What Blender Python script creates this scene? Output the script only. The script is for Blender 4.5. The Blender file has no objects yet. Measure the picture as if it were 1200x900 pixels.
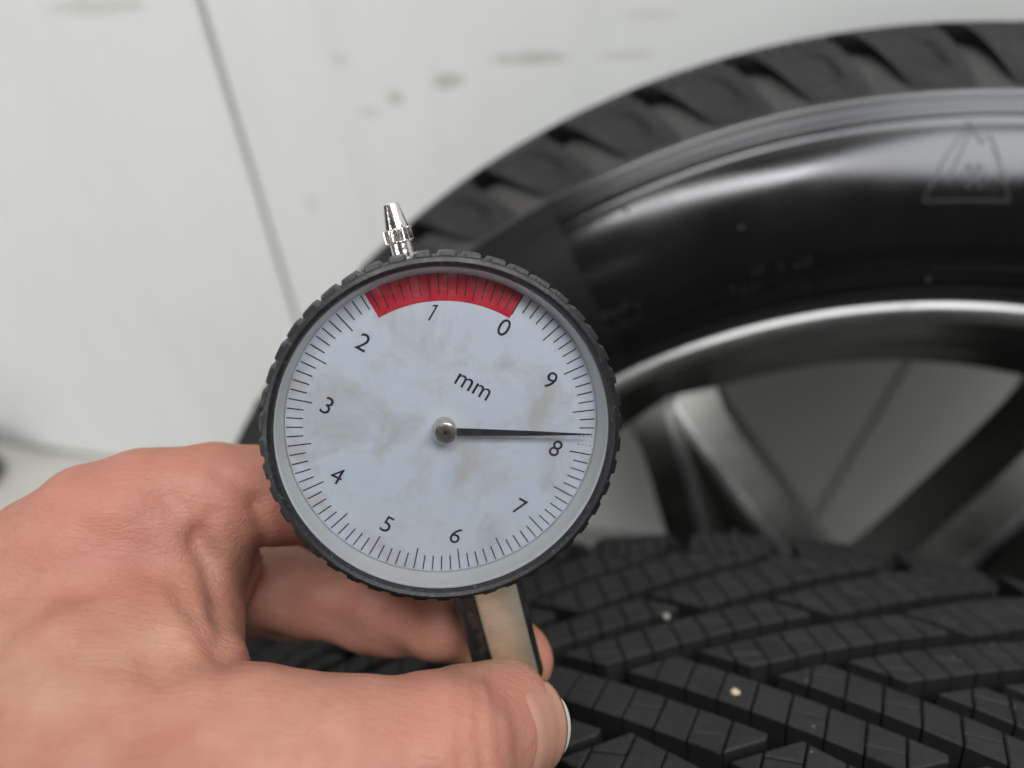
import bpy, bmesh, math, random
import numpy as np
from mathutils import Vector, Matrix
random.seed(7); rng = np.random.default_rng(7)
scene = bpy.context.scene
COL = scene.collection

# ------------------------------------------------------------------ camera
F_PX = 900.0                       # focal length in pixels of a 1200 px wide picture
PITCH = math.radians(50.0)         # the phone looks down at the wheels
CAM_H = 0.7405
CAM_POS = np.array([0.0, 0.0, CAM_H])
RX = np.array([1.0, 0, 0])
DN = np.array([0.0, -math.sin(PITCH), -math.cos(PITCH)])
FW = np.array([0.0, math.cos(PITCH), -math.sin(PITCH)])
R3 = np.stack([RX, DN, FW], 1)     # columns: picture right, picture down, forward

def ray(px, py, z):                # millimetres in the camera frame
    return np.array([(px - 600) / F_PX * z, (py - 450) / F_PX * z, z])
def W(p):                          # camera millimetres -> world metres
    return CAM_POS + R3 @ (np.asarray(p, float) / 1000.0)
def Wd(d):                         # a direction
    d = R3 @ np.asarray(d, float)
    return d / np.linalg.norm(d)

cam_data = bpy.data.cameras.new('camera')
cam = bpy.data.objects.new('camera', cam_data); COL.objects.link(cam)
cam_data.sensor_width = 36.0; cam_data.lens = 36.0 * F_PX / 1200.0
cam_data.clip_start = 0.01; cam_data.clip_end = 50
cam.location = CAM_POS; cam.rotation_euler = (math.pi / 2 - PITCH, 0, 0)
cam_data.dof.use_dof = True
cam_data.dof.focus_distance = 0.124
cam_data.dof.aperture_fstop = 9.0
cam_data.dof.aperture_blades = 0
scene.camera = cam

# ------------------------------------------------------------------ light
world = bpy.data.worlds.new('World'); scene.world = world; world.use_nodes = True
bg = world.node_tree.nodes['Background']
bg.inputs[0].default_value = (0.97, 0.98, 1.0, 1); bg.inputs[1].default_value = 0.045

def area(name, loc, target, sx, sy, power, col):
    l = bpy.data.lights.new(name, 'AREA'); l.shape = 'RECTANGLE'; l.size = sx; l.size_y = sy
    l.energy = power; l.color = col
    o = bpy.data.objects.new(name, l); COL.objects.link(o); o.location = loc
    o.rotation_euler = (Vector(target) - Vector(loc)).to_track_quat('-Z', 'Y').to_euler()
    return o
area('ceiling_light', (-0.50, -0.25, 2.7), (-0.2, 0.25, 0.4), 1.25, 0.36, 29, (0.97, 0.985, 1.0))
area('ceiling_light', (0.95, -0.25, 2.7), (0.4, 0.25, 0.4), 1.9, 1.35, 76, (0.95, 0.975, 1.0))
area('window_light', (-2.2, -1.7, 1.35), (0.0, 0.2, 0.5), 1.6, 1.2, 33, (0.95, 0.975, 1.0))

vs = scene.view_settings
vs.view_transform = 'Standard'; vs.look = 'None'; vs.exposure = 0.0; vs.gamma = 1.0
vs.use_curve_mapping = False
scene.render.engine = 'CYCLES'

# ------------------------------------------------------------------ materials
def mat(name, base=(0.5, 0.5, 0.5), rough=0.5, metal=0.0, **kw):
    m = bpy.data.materials.new(name); m.use_nodes = True
    b = m.node_tree.nodes['Principled BSDF']
    b.inputs['Base Color'].default_value = (*base, 1)
    b.inputs['Roughness'].default_value = rough; b.inputs['Metallic'].default_value = metal
    for k, v in kw.items(): b.inputs[k.replace('_', ' ')].default_value = v
    return m
def nd(m, typ, **kw):
    n = m.node_tree.nodes.new(typ)
    for k, v in kw.items(): setattr(n, k, v)
    return n
def lk(m, a, b): m.node_tree.links.new(a, b)
def bsdf(m): return m.node_tree.nodes['Principled BSDF']
def noise(m, scale, detail=4, rough=0.55, vec=None, dist=0.0):
    n = nd(m, 'ShaderNodeTexNoise'); n.inputs['Scale'].default_value = scale
    n.inputs['Detail'].default_value = detail; n.inputs['Roughness'].default_value = rough
    n.inputs['Distortion'].default_value = dist
    if vec is None:
        vec = nd(m, 'ShaderNodeTexCoord').outputs['Object']
    lk(m, vec, n.inputs['Vector']); return n.outputs['Fac']
def ramp(m, fac, stops):
    r = nd(m, 'ShaderNodeValToRGB'); e = r.color_ramp.elements
    while len(e) < len(stops): e.new(0.5)
    for el, (p, c) in zip(e, stops):
        el.position = p; el.color = (*c, 1) if len(c) == 3 else c
    lk(m, fac, r.inputs[0]); return r.outputs[0]
def g(v): return (v, v, v)
def mixc(m, fac, a, b, mode='MIX'):
    n = nd(m, 'ShaderNodeMix', data_type='RGBA', blend_type=mode)
    for sock, val in ((n.inputs[0], fac), (n.inputs[6], a), (n.inputs[7], b)):
        if hasattr(val, 'links') or hasattr(val, 'is_linked'): lk(m, val, sock)
        elif isinstance(val, (int, float)): sock.default_value = val
        else: sock.default_value = (*val, 1)
    return n.outputs[2]
def math_n(m, op, a, b=0.0, c=None):
    n = nd(m, 'ShaderNodeMath', operation=op)
    for i, v in enumerate((a, b) if c is None else (a, b, c)):
        if isinstance(v, (int, float)): n.inputs[i].default_value = v
        else: lk(m, v, n.inputs[i])
    return n.outputs[0]
def bump(m, h, strength, dist, prev=None):
    b = nd(m, 'ShaderNodeBump'); b.inputs['Strength'].default_value = strength
    b.inputs['Distance'].default_value = dist; lk(m, h, b.inputs['Height'])
    if prev is not None: lk(m, prev, b.inputs['Normal'])
    return b.outputs[0]

def make_rubber_tread():
    m = mat('tread_rubber', (0.02, 0.02, 0.02), 0.72)
    b = bsdf(m)
    geo = nd(m, 'ShaderNodeNewGeometry').outputs['Position']
    n1 = noise(m, 60, 5, 0.6, geo); n2 = noise(m, 900, 3, 0.6, geo)
    c = ramp(m, n1, [(0.3, (0.008, 0.0085, 0.0085)), (0.7, (0.0155, 0.0155, 0.0145))])
    c = mixc(m, ramp(m, n2, [(0.45, g(0)), (0.75, g(0.45))]), c, (0.030, 0.028, 0.025))
    v = nd(m, 'ShaderNodeTexVoronoi'); v.inputs['Scale'].default_value = 240; lk(m, geo, v.inputs['Vector'])
    sp = nd(m, 'ShaderNodeMath', operation='LESS_THAN'); sp.inputs[1].default_value = 0.062
    lk(m, v.outputs['Distance'], sp.inputs[0])
    sep = nd(m, 'ShaderNodeSeparateColor'); lk(m, v.outputs['Color'], sep.inputs[0])
    rare = math_n(m, 'GREATER_THAN', sep.outputs[0], 0.50)
    c = mixc(m, math_n(m, 'MULTIPLY', math_n(m, 'MULTIPLY', sp.outputs[0], rare), 0.6), c, (0.24, 0.225, 0.19))
    lk(m, c, b.inputs['Base Color'])
    lk(m, ramp(m, n1, [(0.3, g(0.62)), (0.7, g(0.85))]), b.inputs['Roughness'])
    lk(m, bump(m, n2, 0.35, 0.0004), b.inputs['Normal'])
    b.inputs['Specular IOR Level'].default_value = 0.28
    return m

def make_sidewall():
    m = mat('sidewall_rubber', (0.010, 0.010, 0.011), 0.3); b = bsdf(m)
    tc = nd(m, 'ShaderNodeTexCoord').outputs['Object']
    sep = nd(m, 'ShaderNodeSeparateXYZ'); lk(m, tc, sep.inputs[0])
    ang = math_n(m, 'ARCTAN2', sep.outputs[0], sep.outputs[1])       # clockwise from the top
    # a duller, slightly ribbed panel of the sidewall next to the polished one
    dull = math_n(m, 'LESS_THAN', ang, -0.585)
    n1 = noise(m, 35, 4, 0.6); n2 = noise(m, 400, 3, 0.6)
    r = ramp(m, n1, [(0.3, g(0.15)), (0.75, g(0.24))])
    r = mixc(m, dull, r, g(0.42))
    lk(m, r, b.inputs['Roughness'])
    c = ramp(m, n1, [(0.35, (0.004, 0.004, 0.0045)), (0.8, (0.007, 0.0068, 0.0065))])
    c = mixc(m, dull, c, (0.008, 0.0078, 0.0078))
    dust = ramp(m, noise(m, 90, 6, 0.65), [(0.62, g(0)), (0.85, g(0.14))])
    c = mixc(m, dust, c, (0.07, 0.066, 0.058))
    lk(m, c, b.inputs['Base Color'])
    lk(m, bump(m, n2, 0.05, 0.0003), b.inputs['Normal'])
    lk(m, math_n(m, 'SUBTRACT', 0.5, math_n(m, 'MULTIPLY', dull, 0.36)), b.inputs['Specular IOR Level'])
    return m

def make_alloy(name, base, rough):
    m = mat(name, base, rough, 1.0); b = bsdf(m)
    n1 = noise(m, 30, 4); n2 = noise(m, 700, 2)
    lk(m, ramp(m, n1, [(0.3, g(rough * 0.8)), (0.75, g(rough * 1.3))]), b.inputs['Roughness'])
    d = tuple(x * 0.8 for x in base)
    lk(m, mixc(m, ramp(m, n1, [(0.35, g(0)), (0.8, g(1))]), base, d), b.inputs['Base Color'])
    lk(m, bump(m, n2, 0.08, 0.0002), b.inputs['Normal'])
    return m

def make_skin():
    m = mat('skin', (0.55, 0.28, 0.19), 0.52); b = bsdf(m)
    geo = nd(m, 'ShaderNodeNewGeometry').outputs['Position']
    n1 = noise(m, 45, 4, 0.6, geo); n2 = noise(m, 260, 4, 0.6, geo)
    c = ramp(m, n1, [(0.30, (0.235, 0.095, 0.060)), (0.50, (0.285, 0.134, 0.087)), (0.72, (0.325, 0.178, 0.118))])
    c = mixc(m, ramp(m, n2, [(0.42, g(0.0)), (0.72, g(0.5))]), c, (0.26, 0.105, 0.068))
    at = nd(m, 'ShaderNodeAttribute', attribute_name='flush')           # redder skin over the joints
    c = mixc(m, math_n(m, 'MULTIPLY', at.outputs['Fac'], 0.55), c, (0.36, 0.128, 0.096))
    at2 = nd(m, 'ShaderNodeAttribute', attribute_name='callus')         # yellowish hard skin and grime
    c = mixc(m, math_n(m, 'MULTIPLY', at2.outputs['Fac'], 0.5), c, (0.19, 0.125, 0.07))
    lk(m, c, b.inputs['Base Color'])
    b.inputs['Subsurface Weight'].default_value = 0.15
    b.inputs['Subsurface Radius'].default_value = (1.0, 0.35, 0.2)
    b.inputs['Subsurface Scale'].default_value = 0.0025
    v = nd(m, 'ShaderNodeTexVoronoi', feature='DISTANCE_TO_EDGE'); v.inputs['Scale'].default_value = 900
    warp = nd(m, 'ShaderNodeVectorMath', operation='MULTIPLY'); lk(m, geo, warp.inputs[0])
    warp.inputs[1].default_value = (0.55, 1.1, 1.0); lk(m, warp.outputs[0], v.inputs['Vector'])
    cell = ramp(m, v.outputs['Distance'], [(0.0, g(0)), (0.16, g(1))])
    st = nd(m, 'ShaderNodeMapping'); st.inputs['Rotation'].default_value = (0.5, 0.3, 0.55)
    st.inputs['Scale'].default_value = (0.35, 1.6, 1.0); lk(m, geo, st.inputs['Vector'])
    wr = noise(m, 420, 4, 0.6, st.outputs[0], 0.6)
    p = bump(m, wr, 0.42, 0.0006)
    p = bump(m, cell, 0.17, 0.0003, p)
    lk(m, p, b.inputs['Normal'])
    lk(m, ramp(m, n2, [(0.3, g(0.50)), (0.7, g(0.68))]), b.inputs['Roughness'])
    b.inputs['Specular IOR Level'].default_value = 0.36
    return m

def make_dial():
    m = mat('dial_face', (0.6, 0.65, 0.72), 0.45); b = bsdf(m)
    tc = nd(m, 'ShaderNodeTexCoord').outputs['Object']
    n1 = noise(m, 95, 5, 0.62, tc, 0.6); n2 = noise(m, 800, 4, 0.65, tc); n3 = noise(m, 260, 4, 0.6, tc)
    c = mixc(m, ramp(m, n1, [(0.47, g(0)), (0.66, g(0.75))]), (0.65, 0.69, 0.755), (0.50, 0.485, 0.44))
    c = mixc(m, ramp(m, n3, [(0.58, g(0)), (0.8, g(0.5))]), c, (0.46, 0.48, 0.50))
    c = mixc(m, ramp(m, n2, [(0.66, g(0)), (0.78, g(0.65))]), c, (0.30, 0.28, 0.25))
    lk(m, c, b.inputs['Base Color']); return m

def make_black_plastic():
    m = mat('black_plastic', (0.012, 0.012, 0.013), 0.28); b = bsdf(m)
    n1 = noise(m, 350, 4); n2 = noise(m, 1500, 3)
    lk(m, mixc(m, ramp(m, n2, [(0.60, g(0)), (0.74, g(0.55))]), (0.008, 0.008, 0.0085), (0.10, 0.10, 0.10)), b.inputs['Base Color'])
    lk(m, ramp(m, n1, [(0.3, g(0.34)), (0.7, g(0.55))]), b.inputs['Roughness'])
    lk(m, bump(m, n2, 0.25, 0.00025), b.inputs['Normal']); b.inputs['Specular IOR Level'].default_value = 0.36; return m

def make_nickel(name, base, rough=0.2, brush=None, bs=0.35):
    m = mat(name, base, rough, 1.0); b = bsdf(m)
    tc = nd(m, 'ShaderNodeTexCoord').outputs['Object']
    mp = nd(m, 'ShaderNodeMapping'); lk(m, tc, mp.inputs['Vector'])
    mp.inputs['Scale'].default_value = brush or (1, 1, 1)
    n1 = noise(m, 900, 4, 0.6, mp.outputs[0]); n2 = noise(m, 300, 4, 0.6, tc)
    lk(m, ramp(m, n2, [(0.3, g(rough * 0.8)), (0.75, g(rough * 1.8))]), b.inputs['Roughness'])
    lk(m, mixc(m, ramp(m, n2, [(0.5, g(0)), (0.75, g(0.3))]), base, tuple(x * 0.6 for x in base)), b.inputs['Base Color'])
    lk(m, bump(m, n1, bs, 0.0002), b.inputs['Normal']); return m

def make_crystal():
    m = bpy.data.materials.new('crystal'); m.use_nodes = True
    nt = m.node_tree; nt.nodes.clear()
    out = nt.nodes.new('ShaderNodeOutputMaterial')
    tr = nt.nodes.new('ShaderNodeBsdfTransparent'); tr.inputs[0].default_value = (0.97, 0.98, 0.985, 1)
    gl = nt.nodes.new('ShaderNodeBsdfGlossy'); gl.inputs['Roughness'].default_value = 0.12
    df = nt.nodes.new('ShaderNodeBsdfDiffuse'); df.inputs[0].default_value = (0.75, 0.77, 0.8, 1)
    fr = nt.nodes.new('ShaderNodeFresnel'); fr.inputs[0].default_value = 1.49
    mx = nt.nodes.new('ShaderNodeMixShader'); mx2 = nt.nodes.new('ShaderNodeMixShader')
    hz = ramp(m, noise(m, 420, 5, 0.65), [(0.45, g(0.004)), (0.8, g(0.04))])
    lk(m, hz, mx2.inputs[0]); lk(m, tr.outputs[0], mx2.inputs[1]); lk(m, df.outputs[0], mx2.inputs[2])
    lk(m, fr.outputs[0], mx.inputs[0]); lk(m, mx2.outputs[0], mx.inputs[1]); lk(m, gl.outputs[0], mx.inputs[2])
    lk(m, mx.outputs[0], out.inputs[0]); return m

M = dict(
    tread=make_rubber_tread(), side=make_sidewall(),
    alloy=make_alloy('grey_alloy', (0.25, 0.245, 0.22), 0.36), barrel_shade=make_alloy('barrel_and_shaded_side_grey', (0.16, 0.16, 0.155), 0.38), lip=make_alloy('bright_alloy_lip', (0.56, 0.55, 0.53), 0.34),  # dark barrel grey also puts the shade of the spoke sides into colour
    skin=make_skin(), dial=make_dial(), black=make_black_plastic(),
    nickel=make_nickel('nickel', (0.80, 0.76, 0.70), 0.16), brass=None,
    ink=mat('black_ink', (0.012, 0.012, 0.013), 0.5), red=None, crystal=make_crystal(),
    ring=mat('pale_inner_ring', (0.66, 0.67, 0.65), 0.5), nail=mat('nail', (0.33, 0.17, 0.122), 0.27, 0.0),
    nailtip=mat('nail_tip', (0.40, 0.375, 0.31), 0.45), steel=make_nickel('dark_steel', (0.10, 0.10, 0.10), 0.35))
_g = mat('dusty_groove_rubber', (0.03, 0.03, 0.028), 0.8); M['groove'] = _g
lk(_g, ramp(_g, noise(_g, 70, 5, 0.6), [(0.3, (0.020, 0.0195, 0.018)), (0.75, (0.040, 0.037, 0.032))]), bsdf(_g).inputs['Base Color'])
M['wall'] = mat('shaded_groove_rubber', (0.006, 0.006, 0.0062), 0.6)  # clean rubber, made darker to hold the shade inside the tread grooves
bsdf(M['wall']).inputs['Specular IOR Level'].default_value = 0.3
M['mould'] = mat('scuffed_moulding_rubber', (0.013, 0.013, 0.013), 0.42)
_b = mat('milled_nickel_brass', (0.78, 0.72, 0.56), 0.38, 0.92); M['brass'] = _b
_mp = nd(_b, 'ShaderNodeMapping'); lk(_b, nd(_b, 'ShaderNodeTexCoord').outputs['Object'], _mp.inputs['Vector']); _mp.inputs['Scale'].default_value = (60, 3000, 60); _mp.inputs['Rotation'].default_value = (0, 0, 0.15)
_n = noise(_b, 1.0, 3, 0.6, _mp.outputs[0]); lk(_b, bump(_b, _n, 0.25, 0.00008), bsdf(_b).inputs['Normal'])
lk(_b, ramp(_b, _n, [(0.3, (0.80, 0.74, 0.58)), (0.75, (0.66, 0.60, 0.46))]), bsdf(_b).inputs['Base Color'])
_r = mat('red_print', (0.62, 0.012, 0.035), 0.42)
lk(_r, ramp(_r, noise(_r, 500, 4), [(0.4, (0.56, 0.004, 0.022)), (0.8, (0.46, 0.012, 0.03))]), bsdf(_r).inputs['Base Color'])
M['red'] = _r

# ------------------------------------------------------------------ mesh helpers
def link_mesh(name, verts, faces, material, parent=None, smooth=False, mats=None, midx=None):
    me = bpy.data.meshes.new(name); me.from_pydata([tuple(v) for v in verts], [], [tuple(f) for f in faces])
    for mm in (mats or [material]): me.materials.append(mm)
    if midx is not None: me.polygons.foreach_set('material_index', midx)
    if smooth: me.polygons.foreach_set('use_smooth', [True] * len(me.polygons))
    me.update()
    return link(name, me, parent)
def link(name, me, parent=None):
    o = bpy.data.objects.new(name, me); COL.objects.link(o); o.parent = parent; return o
def tag(o, label=None, cat=None, group=None, kind=None):
    for k, v in (('label', label), ('category', cat), ('group', group), ('kind', kind)):
        if v: o[k] = v
    return o
def empty(name, loc, X, Y, Z):
    o = bpy.data.objects.new(name, None); COL.objects.link(o); o.empty_display_size = 0.02
    o.matrix_world = Matrix(((X[0], Y[0], Z[0], loc[0]), (X[1], Y[1], Z[1], loc[1]), (X[2], Y[2], Z[2], loc[2]), (0, 0, 0, 1)))
    return o
def lathe(profile, seg, closed=False, a0=0.0, rmod=None):
    """profile (r, z) in mm -> verts in m about local Z"""
    V = []; Fc = []; n = len(profile)
    for i in range(seg):
        t = a0 + 2 * math.pi * i / seg; c, s = math.cos(t), math.sin(t)
        for j, (r, z) in enumerate(profile):
            rr = r if rmod is None else rmod(i, j, r)
            V.append((rr * c / 1000, rr * s / 1000, z / 1000))
    for i in range(seg):
        i2 = (i + 1) % seg
        for j in range(n if closed else n - 1):
            j2 = (j + 1) % n
            Fc.append((i * n + j, i2 * n + j, i2 * n + j2, i * n + j2))
    return V, Fc
def box_bm(sx, sy, sz, bevel=0.0, loc=(0, 0, 0), seg=2):
    bm = bmesh.new(); bmesh.ops.create_cube(bm, size=1.0)
    for v in bm.verts: v.co = Vector((v.co.x * sx + loc[0], v.co.y * sy + loc[1], v.co.z * sz + loc[2])) / 1000
    if bevel: bmesh.ops.bevel(bm, geom=bm.edges[:], offset=bevel / 1000, segments=seg, affect='EDGES', profile=0.5)
    return bm
def link_bm(name, bm, material, parent=None, smooth=False):
    me = bpy.data.meshes.new(name); bm.normal_update(); bm.to_mesh(me); bm.free(); me.materials.append(material)
    if smooth: me.polygons.foreach_set('use_smooth', [True] * len(me.polygons))
    return link(name, me, parent)
def sharp(o, ang=40):
    me = o.data; me.polygons.foreach_set('use_smooth', [True] * len(me.polygons))
    try: me.set_sharp_from_angle(angle=math.radians(ang))
    except Exception: pass
    return o

# ------------------------------------------------------------------ poses of the two wheels (camera frame, mm)
def axis_dir(yaw, pit):
    a, b = math.radians(yaw), math.radians(pit)
    return np.array([math.sin(a), math.sin(b) * math.cos(a), -math.cos(a) * math.cos(b)])
UPC = np.array([0, -math.cos(PITCH), -math.sin(PITCH)])
RC = 323.0
n_back = axis_dir(-8.0, 17.0); c_back = np.array([152.0, 192.0, 325.0]) - n_back * 101.0
n_front = axis_dir(-10.9, 12.4); c_front = np.array([72.7, 379.8, 243.2])
def wheel_frame(c, n):
    Z = Wd(n); up = np.array([0, 0, 1.0]); Y = up - (up @ Z) * Z; Y /= np.linalg.norm(Y); X = np.cross(Y, Z)
    return W(c), X, Y, Z

# tyre section: top of the tread blocks, (axial, radius) by arc length
TOP = np.array([(0, 323), (15, 322.9), (30, 322.6), (45, 322.1), (60, 321.2), (72, 320.2), (82, 319), (88, 317.6), (92, 314.5), (95.4, 309.5), (97.8, 303), (99.2, 297), (100, 291)], float)
_d = np.r_[0, np.cumsum(np.hypot(*np.diff(TOP, axis=0).T))]
_vs = np.linspace(0, _d[-1], 400)
_a = np.interp(_vs, _d, TOP[:, 0]); _r0 = np.interp(_vs, _d, TOP[:, 1])
for _ in range(60):
    _a[1:-1] = (_a[:-2] + 2 * _a[1:-1] + _a[2:]) / 4; _r0[1:-1] = (_r0[:-2] + 2 * _r0[1:-1] + _r0[2:]) / 4
def top_at(v):
    s = -1.0 if v < 0 else 1.0; v = abs(v)
    return s * float(np.interp(v, _vs, _a)), float(np.interp(v, _vs, _r0))
def top_n(v):
    a1, r1 = top_at(v - 0.6); a2, r2 = top_at(v + 0.6); L = math.hypot(a2 - a1, r2 - r1)
    return -(r2 - r1) / L, (a2 - a1) / L
def depth_at(v):
    v = abs(v); return float(np.interp(v, [0, 84, 93, 109, 113], [8.2, 8.0, 5.6, 2.3, 0.0]))
V_END = 112.0

# ------------------------------------------------------------------ setting: floor and panelled wall
P0, X0, Y0, Z0 = wheel_frame(c_back, n_back)
wall_n = np.array([Z0[0], Z0[1], 0.0]); wall_n /= np.linalg.norm(wall_n)
wall_t = np.array([-wall_n[1], wall_n[0], 0.0])           # to the right along the wall
if wall_t[0] < 0: wall_t = -wall_t
hit = min((P0 + (Y0 * r + Z0 * a) / 1000) @ wall_n for a, r in [(-top_at(v)[0], top_at(v)[1]) for v in range(0, 107, 2)] + [(-108, 282), (-112, 263)])
wall_d = hit - 0.002
floor_z = min(P0[2] - (Y0[2] * r - Z0[2] * a) / 1000 for a, r in [(s * top_at(v)[0], top_at(v)[1]) for v in range(0, 107, 2) for s in (1, -1)])
print('floor', floor_z, 'wall', wall_d)

mf = mat('screed_floor', (0.42, 0.40, 0.36), 0.55)
lk(mf, ramp(mf, noise(mf, 6, 6, 0.65), [(0.3, (0.36, 0.345, 0.305)), (0.75, (0.50, 0.485, 0.44))]), bsdf(mf).inputs['Base Color'])
lk(mf, bump(mf, noise(mf, 220, 4), 0.2, 0.001), bsdf(mf).inputs['Normal'])
fl = link_mesh('floor', [(-3, -2.5, floor_z), (3, -2.5, floor_z), (3, 1.6, floor_z), (-3, 1.6, floor_z)], [(0, 1, 2, 3)], mf)
tag(fl, 'pale beige screed floor meeting the white wall', 'floor', kind='structure')

def wall_point_of(px, py):                                 # where a picture ray meets the wall
    d = R3 @ (ray(px, py, 1000.0) / 1000.0)
    t = (wall_d - CAM_POS @ wall_n) / (d @ wall_n)
    return CAM_POS + t * d
def wall_s(px, py): return wall_point_of(px, py) @ wall_t
mw = mat('white_wall_panel', (0.74, 0.745, 0.715), 0.38)
tc = nd(mw, 'ShaderNodeTexCoord').outputs['Object']
cw = ramp(mw, noise(mw, 3.2, 6, 0.6, tc), [(0.3, (0.80, 0.80, 0.765)), (0.75, (0.86, 0.86, 0.825))])
mpw = nd(mw, 'ShaderNodeMapping'); mpw.inputs['Scale'].default_value = (14, 14, 1.2); lk(mw, tc, mpw.inputs['Vector'])
cw = mixc(mw, ramp(mw, noise(mw, 2.2, 5, 0.6, mpw.outputs[0]), [(0.5, g(0)), (0.8, g(0.25))]), cw, (0.62, 0.625, 0.60))
# dull brown rub marks left at tyre height
sepw = nd(mw, 'ShaderNodeSeparateXYZ'); lk(mw, tc, sepw.inputs[0])
stain_n = noise(mw, 40, 5, 0.65, tc, 0.4)
base_w = wall_t * 0
org = wall_n * wall_d
for (px, py, hw, hh, amt) in ((462, 114, 13, 10, .62), (525, 93, 22, 8, .6), (622, 66, 48, 7, .55), (735, 62, 34, 5, .3), (432, 130, 14, 6, .3), (397, 68, 16, 8, .22), (365, 238, 9, 14, .25), (110, 6, 60, 8, .35), (760, 15, 40, 6, .2)):
    p = wall_point_of(px, py); s0, z0 = p @ wall_t, p[2]
    sc = np.linalg.norm(p - CAM_POS) / F_PX
    dx = math_n(mw, 'DIVIDE', math_n(mw, 'SUBTRACT', sepw.outputs[0], s0), hw * sc)
    dz = math_n(mw, 'DIVIDE', math_n(mw, 'ADD', math_n(mw, 'SUBTRACT', sepw.outputs[2], z0), math_n(mw, 'MULTIPLY', math_n(mw, 'SUBTRACT', sepw.outputs[0], s0), -0.12)), hh * sc * 1.3)
    d2 = math_n(mw, 'ADD', math_n(mw, 'MULTIPLY', dx, dx), math_n(mw, 'MULTIPLY', dz, dz))
    d2 = math_n(mw, 'ADD', d2, math_n(mw, 'MULTIPLY', math_n(mw, 'SUBTRACT', stain_n, 0.5), 2.6))
    f = ramp(mw, d2, [(0.25, g(amt)), (1.0, g(0))])
    cw = mixc(mw, f, cw, (0.42, 0.385, 0.28))
lk(mw, cw, bsdf(mw).inputs['Base Color'])
lk(mw, bump(mw, noise(mw, 9, 3, 0.5, mpw.outputs[0]), 0.25, 0.002), bsdf(mw).inputs['Normal'])

wall = link_mesh('wall', [(-3, 0, 0), (3, 0, 0), (3, 0, 2.4), (-3, 0, 2.4), (-3, 0.06, 0), (3, 0.06, 0), (3, 0.06, 2.4), (-3, 0.06, 2.4)],
                 [(0, 1, 2, 3), (5, 4, 7, 6), (4, 0, 3, 7), (1, 5, 6, 2), (3, 2, 6, 7), (4, 5, 1, 0)], mat('wall_backing', (0.6, 0.6, 0.58), 0.7))
tag(wall, 'white panelled wall the wheels lean against', 'wall', kind='structure')
back_dir = -wall_n
wm = Matrix(((wall_t[0], back_dir[0], 0, 0), (wall_t[1], back_dir[1], 0, 0), (0, 0, 1, 0), (0, 0, 0, 1)))
wall.matrix_world = Matrix.Translation(Vector(org - wall_n * 0.006 + np.array([0, 0, floor_z]))) @ wm
s_joint = 0.5 * (wall_s(241, 0) + wall_s(318, 300))
print('joint s', wall_s(241, 0), wall_s(280, 133), wall_s(318, 300), 'streak', wall_s(1041, 460), wall_s(950, 608), wall_s(935, 480), wall_s(905, 560))
PW = 0.48
for k in range(-5, 6):
    a, b = s_joint + k * PW + 0.002, s_joint + (k + 1) * PW - 0.002
    bm = box_bm((b - a) * 1000, 6 - 0.02, 2380, 1.6, ((a + b) * 500, 3.0, 1200))
    o = link_bm('wall_panel', bm, mw, wall)
    o.matrix_parent_inverse = Matrix.Identity(4); o.location = (0, -0.006, 0)
    # shallow pressed ribs run down the panel
    for q in (0.25, 0.5, 0.75):
        s = a + (b - a) * q
        V = [(s - 0.016, -0.0062, 0.012), (s - 0.006, -0.0066, 0.012), (s + 0.006, -0.0066, 0.012), (s + 0.016, -0.0062, 0.012)]
        V += [(x, y, 2.388) for x, y, _ in V]
        rb = link_mesh('panel_rib', V, [(0, 1, 5, 4), (1, 2, 6, 5), (2, 3, 7, 6)], mw, o)
        rb.location = (0, 0.006, 0)

# ------------------------------------------------------------------ tyre tread pattern
NP = 61; P = 2 * math.pi * RC / NP
SL = 1.9
def clip(poly, nx, ny, c):                                 # keep nx*u + ny*v >= c
    out = []
    for i in range(len(poly)):
        a, b = poly[i], poly[(i + 1) % len(poly)]
        da, db = nx * a[0] + ny * a[1] - c, nx * b[0] + ny * b[1] - c
        if da >= 0: out.append(a)
        if (da >= 0) != (db >= 0):
            t = da / (da - db); out.append((a[0] + t * (b[0] - a[0]), a[1] + t * (b[1] - a[1])))
    return out
def area2(p): return 0.5 * sum(p[i][0] * p[(i + 1) % len(p)][1] - p[(i + 1) % len(p)][0] * p[i][1] for i in range(len(p)))
def inset(poly, d):
    if area2(poly) < 0: poly = poly[::-1]
    res = list(poly)
    for i in range(len(poly)):
        a, b = poly[i], poly[(i + 1) % len(poly)]
        L = math.hypot(b[0] - a[0], b[1] - a[1])
        if L < 1e-6: continue
        nx, ny = -(b[1] - a[1]) / L, (b[0] - a[0]) / L
        res = clip(res, nx, ny, nx * a[0] + ny * a[1] + d)
        if len(res) < 3: return []
    return res
def halfplanes(hp):
    p = [(-80, -60), (260, -60), (260, 160), (-80, 160)]
    for h in hp: p = clip(p, *h)
    return p
def line_right(u0, v0, sl, w=0.0):                         # u - u0 - sl (v - v0) >= w (perpendicular)
    L = math.hypot(1, sl); return (1 / L, -sl / L, (u0 - sl * v0) / L + w)
def line_left(u0, v0, sl, w=0.0):
    L = math.hypot(1, sl); return (-1 / L, sl / L, -(u0 - sl * v0) / L + w)
GW = 2.35
SL2, SL3 = 1.4, 0.55
V1, V2 = 32.0, 66.0
VA = P / (4 * SL)                                          # how far the two halves of the pattern interlock
def uF(k, v):                                              # groove line k at lateral position v
    u = k * P + P / 2 + SL * (min(v, V1) + VA)
    if v > V1: u += SL2 * (min(v, V2) - V1)
    if v > V2: u += SL3 * (v - V2)
    return u
blocks = {}
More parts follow.
